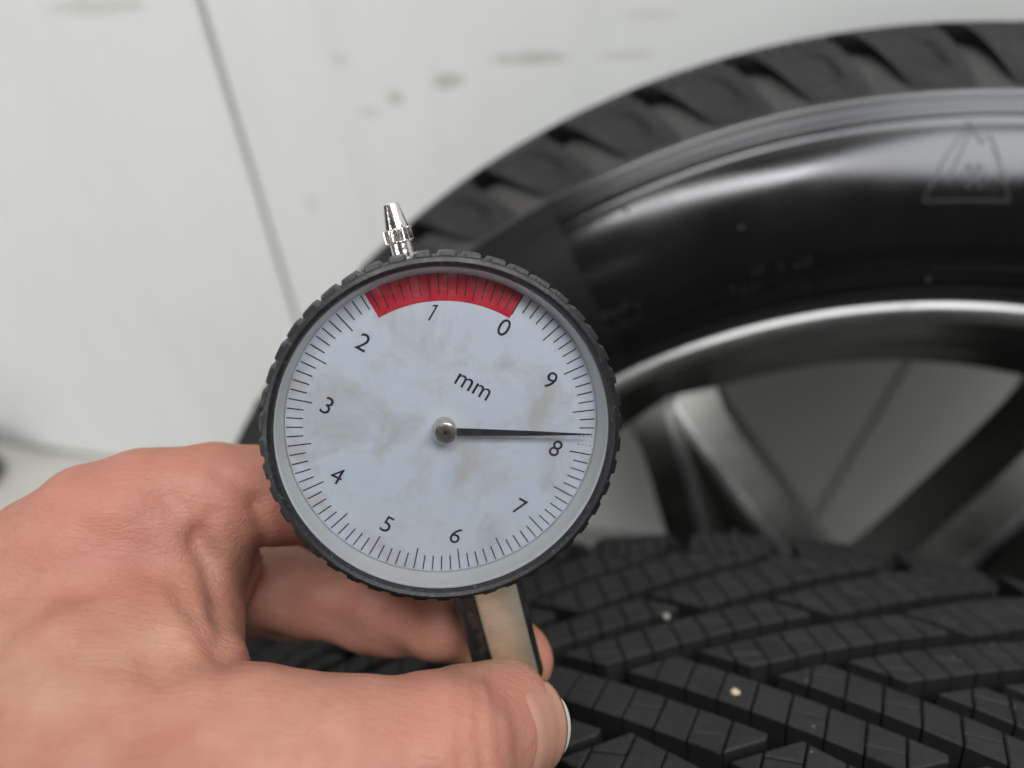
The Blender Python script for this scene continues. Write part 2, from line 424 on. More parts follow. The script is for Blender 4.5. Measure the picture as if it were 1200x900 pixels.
# centre block: between grooves 0 and 1, above the opposing groove, below the cross groove
cs = (uF(0, V1 + 2), V1 + 2)
A = halfplanes([line_right(uF(0, 0), 0, SL, GW), line_left(uF(1, 0), 0, SL, GW), line_right(P, VA, -SL, GW * 0.9), line_left(cs[0], cs[1], -SL, 0.9)])
Mq = halfplanes([line_right(uF(0, V1), V1, SL2, GW), line_left(uF(1, V1), V1, SL2, GW), line_right(cs[0], cs[1], -SL, 1.4), (0, -1, -(V2 - 1.2))])
SV = 90.0; SLF = 0.62; SG = 4.0
uS0, uS1 = uF(0, V2), uF(1, V2)
S = halfplanes([line_right(uS0, V2, 0.08, SG), line_left(uS1, V2, 0.08, SG), (0, 1, V2 + 1.2), (0, -1, -SV)])
uE0, uE1 = uS0 + 0.08 * (SV - V2) + SG, uS1 + 0.08 * (SV - V2) - SG
FLANK = halfplanes([line_right(uE0, SV, SLF + 0.1, 0), line_left(uE1, SV, SLF - 0.08, 0), (0, 1, SV), (0, -1, -V_END)])
def sipe(poly, slope, pitch, alt, off=0.0, cross=0.0):
    """cut a block by sipes: lines u + slope v = const, every second column cut once more across"""
    ws = [p[0] + slope * p[1] for p in poly]; L = math.hypot(1, slope)
    k0, k1 = math.floor((min(ws) - off) / pitch), math.ceil((max(ws) - off) / pitch)
    pcs = []
    for k in range(k0, k1):
        q = clip(clip(poly, 1 / L, slope / L, (k * pitch + off) / L), -1 / L, -slope / L, -((k + 1) * pitch + off) / L)
        if len(q) < 3 or abs(area2(q)) < 1.5: continue
        if alt and k % 2 == 0 and abs(area2(q)) > 38:
            cu = sum(x for x, _ in q) / len(q); cv = sum(y for _, y in q) / len(q)
            h = math.hypot(1, cross)
            nx, ny = cross / h, 1 / h; c = nx * cu + ny * cv
            pcs += [clip(q, nx, ny, c), clip(q, -nx, -ny, -c)]
        else: pcs.append(q)
    return [p for p in pcs if len(p) >= 3 and abs(area2(p)) > 2.0]
def block_mesh(name, pieces, side, shift, vsub=False, gap=0.21):
    V = []; Fc = []; MI = []
    def put(u, v, h):
        a, r = top_at(v); na, nr = top_n(v)
        a += na * h; r += nr * h
        f = (u + shift) / RC
        V.append((r * math.sin(f) / 1000, r * math.cos(f) / 1000, side * a / 1000)); return len(V) - 1
    for pc in pieces:
        pc = inset(pc, gap)
        if len(pc) < 3 or area2(pc) < 1.2: continue
        tp = inset(pc, 0.32)
        if len(tp) != len(pc): 
            cx = sum(p[0] for p in pc) / len(pc); cy = sum(p[1] for p in pc) / len(pc)
            tp = [(cx + (x - cx) * 0.93, cy + (y - cy) * 0.93) for x, y in pc]
        cv = sum(y for _, y in pc) / len(pc); dz = random.uniform(-0.10, 0.06)
        n = len(pc)
        i0 = [put(u, v, dz) for u, v in tp]; i1 = [put(u, v, dz - 0.32) for u, v in pc]
        i2 = [put(u, v, -depth_at(v) - 0.8) for u, v in pc]
        fs = [tuple(i0)]; MI += [0] + [0, 1] * n
        for i in range(n):
            j = (i + 1) % n
            fs += [(i0[j], i0[i], i1[i], i1[j]), (i1[j], i1[i], i2[i], i2[j])]
        if side > 0: fs = [f[::-1] for f in fs]
        Fc += fs
    me = bpy.data.meshes.new(name); me.from_pydata(V, [], Fc)
    me.materials.append(M['tread']); me.materials.append(M['wall'])
    me.polygons.foreach_set('material_index', MI); me.update(); return me
# shoulder block: fine comb sipes on top, a plain flank with an oval dimple line
def shoulder_pieces():
    out = []
    top = [p for p in S]
    t1 = top; flank = FLANK
    out += sipe(t1, 0.10, 4.6, False, 2.0)
    # the flank goes in strips so that it follows the rounding of the shoulder
    return out, flank
def shoulder_mesh(name, side, shift):
    pcs, flank = shoulder_pieces()
    me = block_mesh(name, pcs, side, shift)
    V = [tuple(v.co) for v in me.vertices]; Fc = [tuple(p.vertices) for p in me.polygons]
    fl = inset(flank, 0.15)
    vmin, vmax = min(y for _, y in fl), max(y for _, y in fl)
    def urange(v):
        xs = []
        for i in range(len(fl)):
            a, b = fl[i], fl[(i + 1) % len(fl)]
            if (a[1] - v) * (b[1] - v) <= 0 and abs(a[1] - b[1]) > 1e-6:
                t = (v - a[1]) / (b[1] - a[1]); xs.append(a[0] + t * (b[0] - a[0]))
        return min(xs), max(xs)
    rows, cols = 10, 9; grid = []
    for i in range(rows + 1):
        v = vmin + 1e-4 + (vmax - vmin - 2e-4) * i / rows; u0, u1 = urange(v); row = []
        for j in range(cols + 1):
            tt = j / cols; u = u0 + (u1 - u0) * tt
            ex = ((tt - 0.42) / 0.33) ** 2 + ((i / rows - 0.45) / 0.36) ** 2
            h = -0.05 - (1.3 if ex < 0.75 else (0.5 if ex < 1.15 else 0.0))
            if i == 0 or j in (0, cols): h -= 0.25
            h -= 0.4 * (i / rows)
            a, r = top_at(v); na, nr = top_n(v); f = (u + shift) / RC
            V.append(((r + nr * h) * math.sin(f) / 1000, (r + nr * h) * math.cos(f) / 1000, side * (a + na * h) / 1000)); row.append(len(V) - 1)
        grid.append(row)
    def low(idx_u, v):
        a, r = top_at(v); na, nr = top_n(v); h = -depth_at(v) - 1.0; f = (idx_u + shift) / RC
        V.append(((r + nr * h) * math.sin(f) / 1000, (r + nr * h) * math.cos(f) / 1000, side * (a + na * h) / 1000)); return len(V) - 1
    fs = []
    for i in range(rows):
        for j in range(cols): fs.append((grid[i][j], grid[i + 1][j], grid[i + 1][j + 1], grid[i][j + 1]))
    lowL = []; lowR = []
    for i in range(rows + 1):
        v = vmin + 1e-4 + (vmax - vmin - 2e-4) * i / rows; u0, u1 = urange(v); lowL.append(low(u0, v)); lowR.append(low(u1, v))
    for i in range(rows):
        fs.append((grid[i][0], lowL[i], lowL[i + 1], grid[i + 1][0])); fs.append((grid[i][cols], grid[i + 1][cols], lowR[i + 1], lowR[i]))
    lowT = [low(urange(vmin + 1e-4)[0] + (urange(vmin + 1e-4)[1] - urange(vmin + 1e-4)[0]) * j / cols, vmin) for j in range(cols + 1)]
    for j in range(cols): fs.append((grid[0][j], grid[0][j + 1], lowT[j + 1], lowT[j]))
    if side < 0: fs = [f[::-1] for f in fs]
    mi = [p.material_index for p in me.polygons]
    me.clear_geometry(); me.from_pydata(V, [], Fc + fs)
    me.polygons.foreach_set('material_index', mi + [0] * (rows * cols) + [1] * (len(fs) - rows * cols)); me.update(); return me

MESH = {}
for side, shift in ((-1, 0.0), (1, P / 2)):
    MESH['A', side] = block_mesh('centre_block', sipe(A, 0.28, 7.6, True, 1.0, -0.15), side, shift)
    MESH['M', side] = block_mesh('middle_block', sipe(Mq, 0.28, 7.6, True, 1.0, -0.15), side, shift)
    MESH['S', side] = shoulder_mesh('shoulder_block', side, shift)

def carcass_mesh():
    half = []
    for v in (0, 12, 25, 38, 50, 60, 70, 78, 84, 90, 96, 102, 108, 113):
        a, r = top_at(v); na, nr = top_n(v); d = depth_at(v); half.append((a - na * d, r - nr * d))
    half += [(98.9, 294.6), (100.3, 294.4), (100.9, 293.7), (100.7, 292.9), (101.7, 292.4), (102.3, 291.6), (102.0, 290.8), (103.0, 290.2), (103.5, 289.4), (103.2, 288.6),
             (105.4, 285.8), (107.6, 282), (109.4, 278), (110.8, 273.5), (111.8, 268.5), (112.3, 263), (112.2, 257.5), (111.4, 252), (109.8, 247), (108.4, 244.6), (108.6, 243.6), (107.4, 242.6), (105.8, 240.2), (104.2, 238), (103.2, 236.8), (103.3, 235.8), (101.6, 234.2), (100, 231.6), (98.5, 229.4), (95, 227.5), (80, 226)]
    prof = [(r, -a) for a, r in half[::-1]] + [(r, a) for a, r in half[1:]]
    ntread = 14
    V, Fc = lathe(prof, 240)
    n = len(prof); nh = len(half); mid = []
    for i in range(240):
        for j in range(n - 1):
            dist = min(abs(j - (nh - 1)), abs(j + 1 - (nh - 1))); mid.append(0 if dist < 8 else 2 if dist < ntread - 1 else 1)
    me = bpy.data.meshes.new('tyre_carcass'); me.from_pydata(V, [], Fc); me.materials.append(M['wall']); me.materials.append(M['side']); me.materials.append(M['groove'])
    me.polygons.foreach_set('material_index', mid); me.polygons.foreach_set('use_smooth', [True] * len(me.polygons)); me.update()
    bm = bmesh.new(); bm.from_mesh(me); bmesh.ops.recalc_face_normals(bm, faces=bm.faces[:]); bm.to_mesh(me); bm.free(); return me
ME_TYRE = carcass_mesh()

def ccw(V, Fc):
    bm = bmesh.new(); me = bpy.data.meshes.new('t'); me.from_pydata(V, [], Fc); bm.from_mesh(me); bpy.data.meshes.remove(me)
    bmesh.ops.recalc_face_normals(bm, faces=bm.faces[:]); return bm
def rim_meshes():
    out = {}
    lip = [(228.8, 94), (229.4, 97), (229.0, 99.4), (227.6, 100.6), (225.6, 100.9), (223.6, 100.2), (222.0, 98.6), (221.2, 96.5)]
    bm = ccw(*lathe(lip, 240)); out['lip'] = bm
    inner = [(221.2, 96.5), (220.4, 95.5), (217.5, 90), (212.5, 82), (206.8, 73.5), (205.6, 72), (204.6, 69), (199.8, 63.5), (198.6, 62), (198.4, 60.5), (199.4, 59), (203, 52), (204, 40), (204, -85), (214, -92), (216, -96), (228, -99), (230, -97), (229, -94), (212, -80), (209, 30), (221, 88), (228.8, 94)]
    out['barrel'] = ccw(*lathe(inner, 240))
    hub = [(0.01, 58), (27, 58), (29, 56.5), (30, 54), (34, 52), (60, 56), (70, 58), (76, 56), (78, 50), (76, 20), (40, 10), (0.01, 10)]
    out['hub'] = ccw(*lathe(hub, 72))
    def spoke(sgn):
        V = []; N = 14; th = math.radians(180.0 / NV)
        p0 = np.array([0.0, 206.0]); p1 = np.array([66 * math.sin(th * 1.0) * sgn, 66 * math.cos(th)])
        ax = (p1 - p0) / np.linalg.norm(p1 - p0); pe = np.array([ax[1], -ax[0]])
        L = np.linalg.norm(p1 - p0)
        sec = None
        for i in range(N + 1):
            t = i / N; c = p0 + ax * L * t
            fl = max(0, 1 - t / 0.20) ** 2
            wf = 15.0 - 2.0 * t + 8 * fl
            zf = 70 - 10 * t * t - 3.0 * fl + 2 * math.sin(t * math.pi)
            prof = [(-wf - 2, zf - 42), (-wf, zf - 17), (-4.2, zf - 1.2), (-2.8, zf), (-0.4, zf), (1.2, zf - 0.6), (wf, zf - 7.5), (wf + 1.5, zf - 42)]
            prof = [(-sgn * q, z) for q, z in prof]
            for q, z in prof:
                xy = c + pe * q; V.append((xy[0] / 1000, xy[1] / 1000, z / 1000))
        n = 8; Fc = []
        for i in range(N):
            for j in range(n):
                k = (j + 1) % n; Fc.append((i * n + j, i * n + k, (i + 1) * n + k, (i + 1) * n + j))
        Fc += [tuple(range(n)), tuple(range(N * n, N * n + n))]
        return ccw(V, Fc)
    out['sp'] = spoke(1); out['sm'] = spoke(-1)
    res = {}
    for k, bm in out.items():
        me = bpy.data.meshes.new('rim_' + k); bm.to_mesh(me); bm.free(); me.materials.append({'lip': M['lip'], 'barrel': M['barrel_shade']}.get(k, M['alloy']))
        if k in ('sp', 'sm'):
            me.materials.append(M['barrel_shade']); me.materials.append(M['lip'])
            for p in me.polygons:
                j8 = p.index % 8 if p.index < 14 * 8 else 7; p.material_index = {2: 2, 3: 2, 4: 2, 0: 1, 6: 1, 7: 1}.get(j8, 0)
        me.polygons.foreach_set('use_smooth', [True] * len(me.polygons))
        try: me.set_sharp_from_angle(angle=math.radians(32))
        except Exception: pass
        res[k] = me
    return res
NV = 7
RIM = rim_meshes()

def build_wheel(c, n, label, tread_phase, spoke_phase, arcs):
    loc, X, Y, Z = wheel_frame(c, n)
    root = empty('car_wheel', loc, X, Y, Z)
    tag(root, label, 'wheel', 'winter wheels leaning on the wall')
    ty = link('tyre', ME_TYRE, root)
    rest = {}
    for k in range(NP):
        rot = -(tread_phase + k * 2 * math.pi / NP)
        for (kind, side), me in MESH.items():
            ph = -rot + (60 / RC if kind == 'M' else 20 / RC if kind == 'A' else 105 / RC)
            ph = (ph + math.pi) % (2 * math.pi) - math.pi
            lo, hi = arcs[kind, side]
            if lo <= ph <= hi:
                o = link('tread_block', me, ty); o.rotation_euler = (0, 0, rot)
            else:
                rest.setdefault(0, []).append((me, rot))
    V = []; Fc = []; MI = []
    cache = {}
    for me, rot in rest[0]:
        if me.name not in cache:
            co = np.empty(len(me.vertices) * 3); me.vertices.foreach_get('co', co)
            cache[me.name] = (co.reshape(-1, 3), [tuple(p.vertices) for p in me.polygons], [p.material_index for p in me.polygons])
        co, fs, mi = cache[me.name]; b = len(V); MI += mi; cr, sr = math.cos(rot), math.sin(rot)
        q = co.copy(); q[:, 0] = co[:, 0] * cr - co[:, 1] * sr; q[:, 1] = co[:, 0] * sr + co[:, 1] * cr
        V += q.tolist(); Fc += [tuple(i + b for i in f) for f in fs]
    o = link_mesh('tread_remainder', V, Fc, M['tread'], ty, mats=[M['tread'], M['wall']], midx=MI); o['kind'] = 'stuff'
    rim = link('rim', RIM['barrel'], root)
    link('rim_lip', RIM['lip'], rim); link('hub', RIM['hub'], rim)
    for k in range(NV):
        for key in ('sp', 'sm'):
            s = link('spoke', RIM[key], rim); s.rotation_euler = (0, 0, -(spoke_phase + k * 2 * math.pi / NV))
    return root, ty
FULL = (-9, 9); NONE = (9, 9)
TREAD_PH_F, TREAD_PH_B, SPOKE_PH = -0.045, 0.0155, -0.57
wf, tyre_f = build_wheel(c_front, n_front, 'wheel standing in front with tread facing up under the hand', TREAD_PH_F, 0.2,
    {('A', -1): (-0.7, 0.8), ('A', 1): (-0.7, 0.8), ('M', -1): (-0.7, 0.8), ('M', 1): (-0.7, 0.8), ('S', -1): (-0.7, 0.8), ('S', 1): (-0.5, 0.5)})
wb, tyre_b = build_wheel(c_back, n_back, 'wheel behind showing glossy black sidewall and grey alloy spokes', TREAD_PH_B, SPOKE_PH,
    {('A', -1): NONE, ('A', 1): (-1.3, 0.4), ('M', -1): NONE, ('M', 1): (-1.4, 0.5), ('S', -1): NONE, ('S', 1): (-1.8, 0.9)})

# moulded marks on the visible sidewall: mountain with snowflake, and small worn letter strips
SIDE_R = np.array([(293, 100), (285.8, 105.4), (278, 109.4), (268.5, 111.8), (263, 112.3), (257.5, 112.2), (252, 111.4), (247, 109.8), (240, 105.8)])[::-1]
def side_a(r): return float(np.interp(r, SIDE_R[:, 0], SIDE_R[:, 1]))
def side_pt(phi, r, h=0.5):
    return (r * math.sin(phi) / 1000, r * math.cos(phi) / 1000, (side_a(r) + h) / 1000)
def side_strip(name, pts, w, h=0.7, parent=None):
    """a raised moulded line on the sidewall through (phi, r) points"""
    V = []; Fc = []; base = 0
    for (p0, r0), (p1, r1) in zip(pts[:-1], pts[1:]):
        N = 6; dx, dy = (p1 - p0) * r0, r1 - r0; L = math.hypot(dx, dy); px, py = -dy / L * w / 2, dx / L * w / 2
        for i in range(N + 1):
            t = i / N; p, r = p0 + (p1 - p0) * t, r0 + (r1 - r0) * t
            V += [side_pt(p + px / r, r + py, -0.2), side_pt(p + px * .7 / r, r + py * .7, h), side_pt(p - px * .7 / r, r - py * .7, h), side_pt(p - px / r, r - py, -0.2)]
        for i in range(N):
            for j in range(3): Fc.append((base + i * 4 + j, base + i * 4 + j + 1, base + i * 4 + 5 + j, base + i * 4 + 4 + j))
        base = len(V)
    bm = ccw(V, Fc); return link_bm(name, bm, M['mould'], parent)

_lb, _Xb, _Yb, _Zb = wheel_frame(c_back, n_back)
def side_of(px, py):                                       # (angle, radius) on the sidewall where a picture ray meets it
    d = R3 @ (ray(px, py, 1000.0) / 1000.0); a = 0.109
    for _ in range(4):
        t = (a - (CAM_POS - _lb) @ _Zb) / (d @ _Zb); p = CAM_POS + d * t - _lb
        x, y = (p @ _Xb) * 1000, (p @ _Yb) * 1000; rr = math.hypot(x, y); a = side_a(rr) / 1000
    return math.atan2(x, y), rr
def mark(pix, w, name='moulded_mark', h=0.38):
    return side_strip(name, [side_of(*p) for p in pix], w, h, tyre_b)
mark([(1081, 236), (1104, 190), (1135, 143), (1150, 168), (1160, 158), (1172, 196), (1182, 236), (1081, 236)], 0.8)
mark([(1109, 214), (1137, 152)], 0.9)
for ang in (0, 60, 120):
    c_, s_ = math.cos(math.radians(ang)) * 17, math.sin(math.radians(ang)) * 17
    mark([(1141 - c_, 207 - s_), (1141 + c_, 207 + s_)], 1.0)
    for e in (-1, 1):
        bx, by = 1141 + e * c_ * 0.62, 207 + e * s_ * 0.62
        for da in (50, -50):
            q = math.radians(ang + (0 if e > 0 else 180) + da)
            mark([(bx, by), (bx + 7 * math.cos(q), by + 7 * math.sin(q))], 0.7)
def worn_row(x0, y0, x1, y1, n, hgt):                       # small moulded characters, too worn and blurred to read
    V = []; Fc = []
    for k in range(n):
        if random.random() < 0.12: continue
        t = (k + 0.5) / n; cx, cy = x0 + (x1 - x0) * t, y0 + (y1 - y0) * t
        for q in range(2):
            ph, rr = side_of(cx + random.uniform(-2.5, 2.5), cy + random.uniform(-hgt / 3, hgt / 3))
            w_, h_ = (0.35, 1.2) if q == 0 else (0.9, 0.3)
            b = len(V)
            for du, dv in ((-w_, -h_), (w_, -h_), (w_, h_), (-w_, h_)): V.append(side_pt(ph + du / rr, rr + dv, 0.35))
            for du, dv in ((-w_, -h_), (w_, -h_), (w_, h_), (-w_, h_)): V.append(side_pt(ph + 1.3 * du / rr, rr + 1.3 * dv, -0.2))
            Fc += [(b, b + 1, b + 2, b + 3)] + [(b + i, b + 4 + i, b + 4 + (i + 1) % 4, b + (i + 1) % 4) for i in range(4)]
    link_bm('moulded_mark', ccw(V, Fc), M['mould'], tyre_b)
worn_row(870, 323, 954, 307, 10, 9); worn_row(855, 344, 984, 324, 14, 9); worn_row(700, 372, 748, 356, 6, 9); worn_row(704, 390, 752, 372, 6, 9)
for px, py in ((734, 247), (980, 177), (868, 267), (1087, 328)):
    bm = bmesh.new(); bmesh.ops.create_icosphere(bm, subdivisions=2, radius=0.0009)
    o = link_bm('moulding_nub', bm, M['mould'], tyre_b, True); o.location = side_pt(*side_of(px, py), 0.4)

# ------------------------------------------------------------------ dial gauge
D0 = ray(521, 501, 126.0)
nd_c = np.array([0.14, 0.22, -1.0]); nd_c /= np.linalg.norm(nd_c)
TILT = math.radians(14.5)
up_c = np.array([-math.sin(TILT), -math.cos(TILT), 0.0]); up_c -= (up_c @ nd_c) * nd_c; up_c /= np.linalg.norm(up_c)
GZ, GY = Wd(nd_c), Wd(up_c); GX = np.cross(GY, GZ)
gauge = empty('tread_depth_gauge', W(D0), GX, GY, GZ)
tag(gauge, 'round dial tread depth gauge with black knurled bezel held in the hand', 'gauge')
TEETH = 46
def knurl(i, j, r):
    if j not in (6, 7, 8): return r
    t = (i % 9) / 9.0
    return r - (0.75 if t < 0.33 else 0.0) - 0.12 * t
bz = [(26.5, -1.5), (26.5, 4.7), (26.75, 5.3), (27.3, 5.55), (27.9, 5.3), (28.15, 4.6), (28.75, 4.3), (28.9, 2.5), (28.8, -2.6), (27.6, -3.2), (26.6, -3.2)]
V, Fc = lathe(bz, TEETH * 9, True, 0, knurl)
bezel = link_bm('bezel', ccw(V, Fc), M['black'], gauge); sharp(bezel, 35)
case = link_bm('case', ccw(*lathe([(0.01, -15.5), (22, -15.5), (25, -15.0), (26.2, -13.5), (26.4, -12), (26.4, -1.0), (25.0, -0.6), (0.01, -0.6)], 128)), make_nickel('case_metal', (0.55, 0.55, 0.55), 0.18), gauge)
sharp(case, 30)
dial = link_bm('dial_face', ccw(*lathe([(0.01, -0.6), (25.6, -0.6), (25.6, 0.0), (0.01, 0.0)], 128)), M['dial'], gauge)
rg = link_bm('inner_ring', ccw(*lathe([(25.4, 0.02), (25.65, 0.5), (26.25, 3.2), (26.48, 4.2), (26.49, 0.02)], 160, True)), M['ring'], gauge, True)
def facing_up(bm):
    if sum(f.normal.z for f in bm.faces) < 0: bmesh.ops.reverse_faces(bm, faces=bm.faces[:])
    return bm
cr = link_bm('crystal', facing_up(ccw(*lathe([(0.01, 4.95), (8, 4.92), (16, 4.82), (22, 4.68), (25.2, 4.58), (26.46, 4.5)], 128))), M['crystal'], gauge, True)

ZERO = math.radians(29.7) + TILT                           # where 0 stands, clockwise from the stem axis
def dial_ang(v): return ZERO - v * 2 * math.pi / 10
def dxy(r, a): return r * math.sin(a), r * math.cos(a)
RT = 25.2
# red wear zone
V = []; Fc = []; N = 48; a0, a1 = dial_ang(0.0), dial_ang(1.66)
for i in range(N + 1):
    a = a0 + (a1 - a0) * i / N
    for r in (RT - 4.4, RT - 2.2, RT): V.append((*[q / 1000 for q in dxy(r, a)], 0.03 / 1000))
for i in range(N):
    for j in range(2): Fc.append((i * 3 + j, i * 3 + j + 1, i * 3 + 4 + j, i * 3 + 3 + j))
red = link_bm('red_zone', ccw(V, Fc), M['red'], dial)
for p in red.data.polygons: pass
def quad_mark(V, Fc, r0, r1, a, w, z=0.06):
    b = len(V); s, c = math.sin(a), math.cos(a)
    for r, q in ((r0, -w), (r0, w), (r1, w), (r1, -w)):
        V.append(((r * s + q * c) / 1000, (r * c - q * s) / 1000, z / 1000))
    Fc.append((b, b + 1, b + 2, b + 3))
V = []; Fc = []
for i in range(100):
    a = dial_ang(i / 10); ln = 3.7 if i % 5 == 0 else 2.6
    if 0 < i <= 16: ln = 3.4 if i % 5 else 3.9
    if i in (81, 82):                                       # worn print next to the needle
        for q in range(4): quad_mark(V, Fc, RT - ln + q * 0.7, RT - ln + q * 0.7 + 0.35, a, 0.05)
        continue
    quad_mark(V, Fc, RT - ln, RT, a, 0.10)
marks = link_mesh('scale_marks', V, Fc, M['ink'], dial)
def text_mesh(txt, size, x, y, rot, name, z=0.07, thin=0.0):
    cu = bpy.data.curves.new('t', 'FONT'); cu.body = txt; cu.size = size; cu.align_x = 'CENTER'; cu.align_y = 'CENTER'; cu.offset = thin * size
    o = bpy.data.objects.new('t', cu); COL.objects.link(o)
    dg = bpy.context.evaluated_depsgraph_get(); dg.update()
    me = bpy.data.meshes.new_from_object(o.evaluated_get(dg)); bpy.data.objects.remove(o); bpy.data.curves.remove(cu)
    xs = [v.co.x for v in me.vertices]; ys = [v.co.y for v in me.vertices]
    cx, cy = (min(xs) + max(xs)) / 2, (min(ys) + max(ys)) / 2
    c, s = math.cos(rot), math.sin(rot)
    for v in me.vertices:
        a, b = v.co.x - cx, v.co.y - cy
        v.co = ((x + a * c - b * s) / 1000, (y + a * s + b * c) / 1000, z / 1000)
    me.materials.clear(); me.materials.append(M['ink'])
    ob = link(name, me, dial); return ob
for k in range(10):
    x, y = dxy(19.1, dial_ang(k))
    if k == 1:
        pts = [(0.05, -1.42), (0.33, -1.42), (0.33, 1.42), (0.10, 1.42), (-0.44, 1.06), (-0.44, 0.80), (0.05, 1.05)]
        c_, s_ = math.cos(-ZERO), math.sin(-ZERO)
        link_mesh('numeral', [((x + a * c_ - b * s_) / 1000, (y + a * s_ + b * c_) / 1000, 0.07 / 1000) for a, b in pts], [(0, 1, 2, 6), (2, 3, 4, 5, 6)], M['ink'], dial)
        continue
    text_mesh(str(k), 4.1, x, y, -ZERO, 'numeral')
ax_, ay_ = dxy(8.2, math.radians(34) + TILT); text_mesh('mm', 4.3, ax_, ay_, -ZERO, 'unit_lettering')
# needle
NA = math.radians(92.0) + TILT
V = []; Fc = []
for r, w in ((-0.5, 0.62), (3.0, 0.60), (14, 0.40), (24.2, 0.07)):
    s, c = math.sin(NA), math.cos(NA)
    for q, z in ((-w, 2.35), (w, 2.35), (w, 2.6), (-w, 2.6)): V.append(((r * s + q * c) / 1000, (r * c - q * s) / 1000, z / 1000))
for i in range(3):
    for j in range(4): Fc.append((i * 4 + j, i * 4 + (j + 1) % 4, i * 4 + 4 + (j + 1) % 4, i * 4 + 4 + j))
Fc += [(0, 1, 2, 3), (12, 13, 14, 15)]
needle = link_bm('needle', ccw(V, Fc), M['ink'], gauge)
hubn = link_bm('needle_hub', ccw(*lathe([(0.01, 3.35), (0.34, 3.35), (0.40, 3.75), (1.5, 3.75), (1.74, 3.66), (1.85, 3.45), (1.85, 0.1)], 48)), make_nickel('hub_nickel', (0.62, 0.55, 0.47), 0.22), needle); sharp(hubn, 35)
dot = link_bm('hub_pin', ccw(*lathe([(0.01, 3.42), (0.30, 3.42), (0.33, 3.36)], 20)), M['ink'], needle)
# plunger cap on top
def ylathe(prof, seg, x0, z0, rmod=None):
    V, Fc = lathe(prof, seg, False, 0, rmod)
    V = [(x + x0 / 1000, z, -y + z0 / 1000) for x, y, z in V]; return ccw(V, Fc)
CX, CZ = 0.6, -6.0
def ck(i, j, r): return r - (0.22 if (i % 4) < 2 and j in (3, 4) else 0.0)
cap = link_bm('plunger_cap', ylathe([(1.75, 26), (1.75, 30.3), (1.7, 30.5)], 64, CX, CZ), M['nickel'], gauge); sharp(cap, 35)
col = link_bm('knurled_collar', ylathe([(0.5, 30.3), (2.1, 30.3), (2.25, 30.5), (2.35, 30.7), (2.35, 32.4), (2.2, 32.6), (1.9, 32.7)], 96, CX, CZ, ck), M['nickel'], cap); sharp(col, 30)
tip = link_bm('cap_tip', ylathe([(1.95, 32.6), (1.9, 33.0), (1.32, 36.2), (1.25, 36.5), (1.0, 36.75), (0.01, 36.8)], 48, CX, CZ), M['nickel'], cap); sharp(tip, 30)
# stem under the case: dark barrel with a milled bare metal flat in front, foot and probe on the tread
SXc, SZc = 0.0, -6.5
def stem_bm():
    V = []; Fc = []; rows = [(-25.0, 6.7), (-30, 6.6), (-44, 6.3), (-52, 6.3)]
    N = 40
    for y, r in rows:
        for i in range(N):
            t = 2 * math.pi * i / N
            z = r * math.sin(t); z = min(z, 4.6)
            V.append(((SXc + r * math.cos(t)) / 1000, y / 1000, (SZc + z) / 1000))
    for k in range(len(rows) - 1):
        for i in range(N): Fc.append((k * N + i, k * N + (i + 1) % N, (k + 1) * N + (i + 1) % N, (k + 1) * N + i))
    Fc += [tuple(range(N)), tuple(range((len(rows) - 1) * N, len(rows) * N))]
    return ccw(V, Fc)
stem = link_bm('stem', stem_bm(), M['steel'], gauge); sharp(stem, 35)
flat = link_bm('milled_flat', box_bm(7.6, 24.5, 1.3, 0.45, (SXc + 1.3, -38.6, SZc + 5.1), 3), M['brass'], stem, True)
foot = link_bm('foot', box_bm(9, 5, 10, 1.0, (SXc, -54.4, SZc)), M['steel'], gauge, False)
probe = link_bm('probe', ylathe([(0.01, -63), (0.6, -62.6), (0.8, -60), (0.8, -50)], 20, SXc, SZc), M['nickel'], gauge, True)

# ------------------------------------------------------------------ hand (one continuous skin built from a distance field)
def smin(a, b, k):
    h = np.clip(0.5 + 0.5 * (b - a) / k, 0, 1)
    return b + (a - b) * h - k * h * (1 - h)
def cone(Pq, a, b, ra, rb):
    ba = b - a; L2 = ba @ ba
    t = np.clip(((Pq - a) @ ba) / L2, 0, 1)
    d = Pq - a - t[..., None] * ba
    return np.sqrt((d * d).sum(-1)) - (ra + (rb - ra) * t)
def chain(Pq, pts, k):
    d = None
    for (a, ra), (b, rb) in zip(pts[:-1], pts[1:]):
        c = cone(Pq, a, b, ra, rb); d = c if d is None else smin(d, c, k)
    return d
def pr(px, py, z, r): return (ray(px, py, z).astype(np.float32), np.float32(r))
THUMB = [pr(-230, 960, 128, 19), pr(120, 905, 114, 15.5), pr(300, 889, 112, 12.9), pr(420, 895, 112, 12.2), pr(505, 886, 115, 11.3), pr(586, 851, 130, 10.4)]
INDEX = [pr(-330, 945, 152, 15), pr(112, 628, 137, 11.8), pr(180, 603, 139, 11.2), pr(250, 588, 142, 10.2), pr(405, 575, 153, 9.3), pr(505, 690, 163, 8.2), pr(606, 770, 152, 7.0)]
MIDDLE = [pr(-300, 930, 175, 15), pr(60, 690, 164, 11.5), pr(330, 690, 167, 9.2), pr(445, 714, 162, 8.6), pr(520, 728, 153, 7.6)]
RING = [pr(-300, 900, 190, 14), pr(40, 720, 186, 10.5), pr(250, 690, 196, 8.6), pr(330, 705, 192, 8.0), pr(370, 715, 182, 7.2)]
LITTLE = [pr(-300, 920, 205, 13), pr(10, 740, 203, 9.5), pr(180, 705, 212, 7.6), pr(250, 715, 208, 7.0), pr(290, 722, 200, 6.4)]
WRIST = [(np.array([-155, 92, 150], np.float32), np.float32(25)), (np.array([-330, 190, 140], np.float32), np.float32(34)), (np.array([-470, 268, 130], np.float32), np.float32(39))]
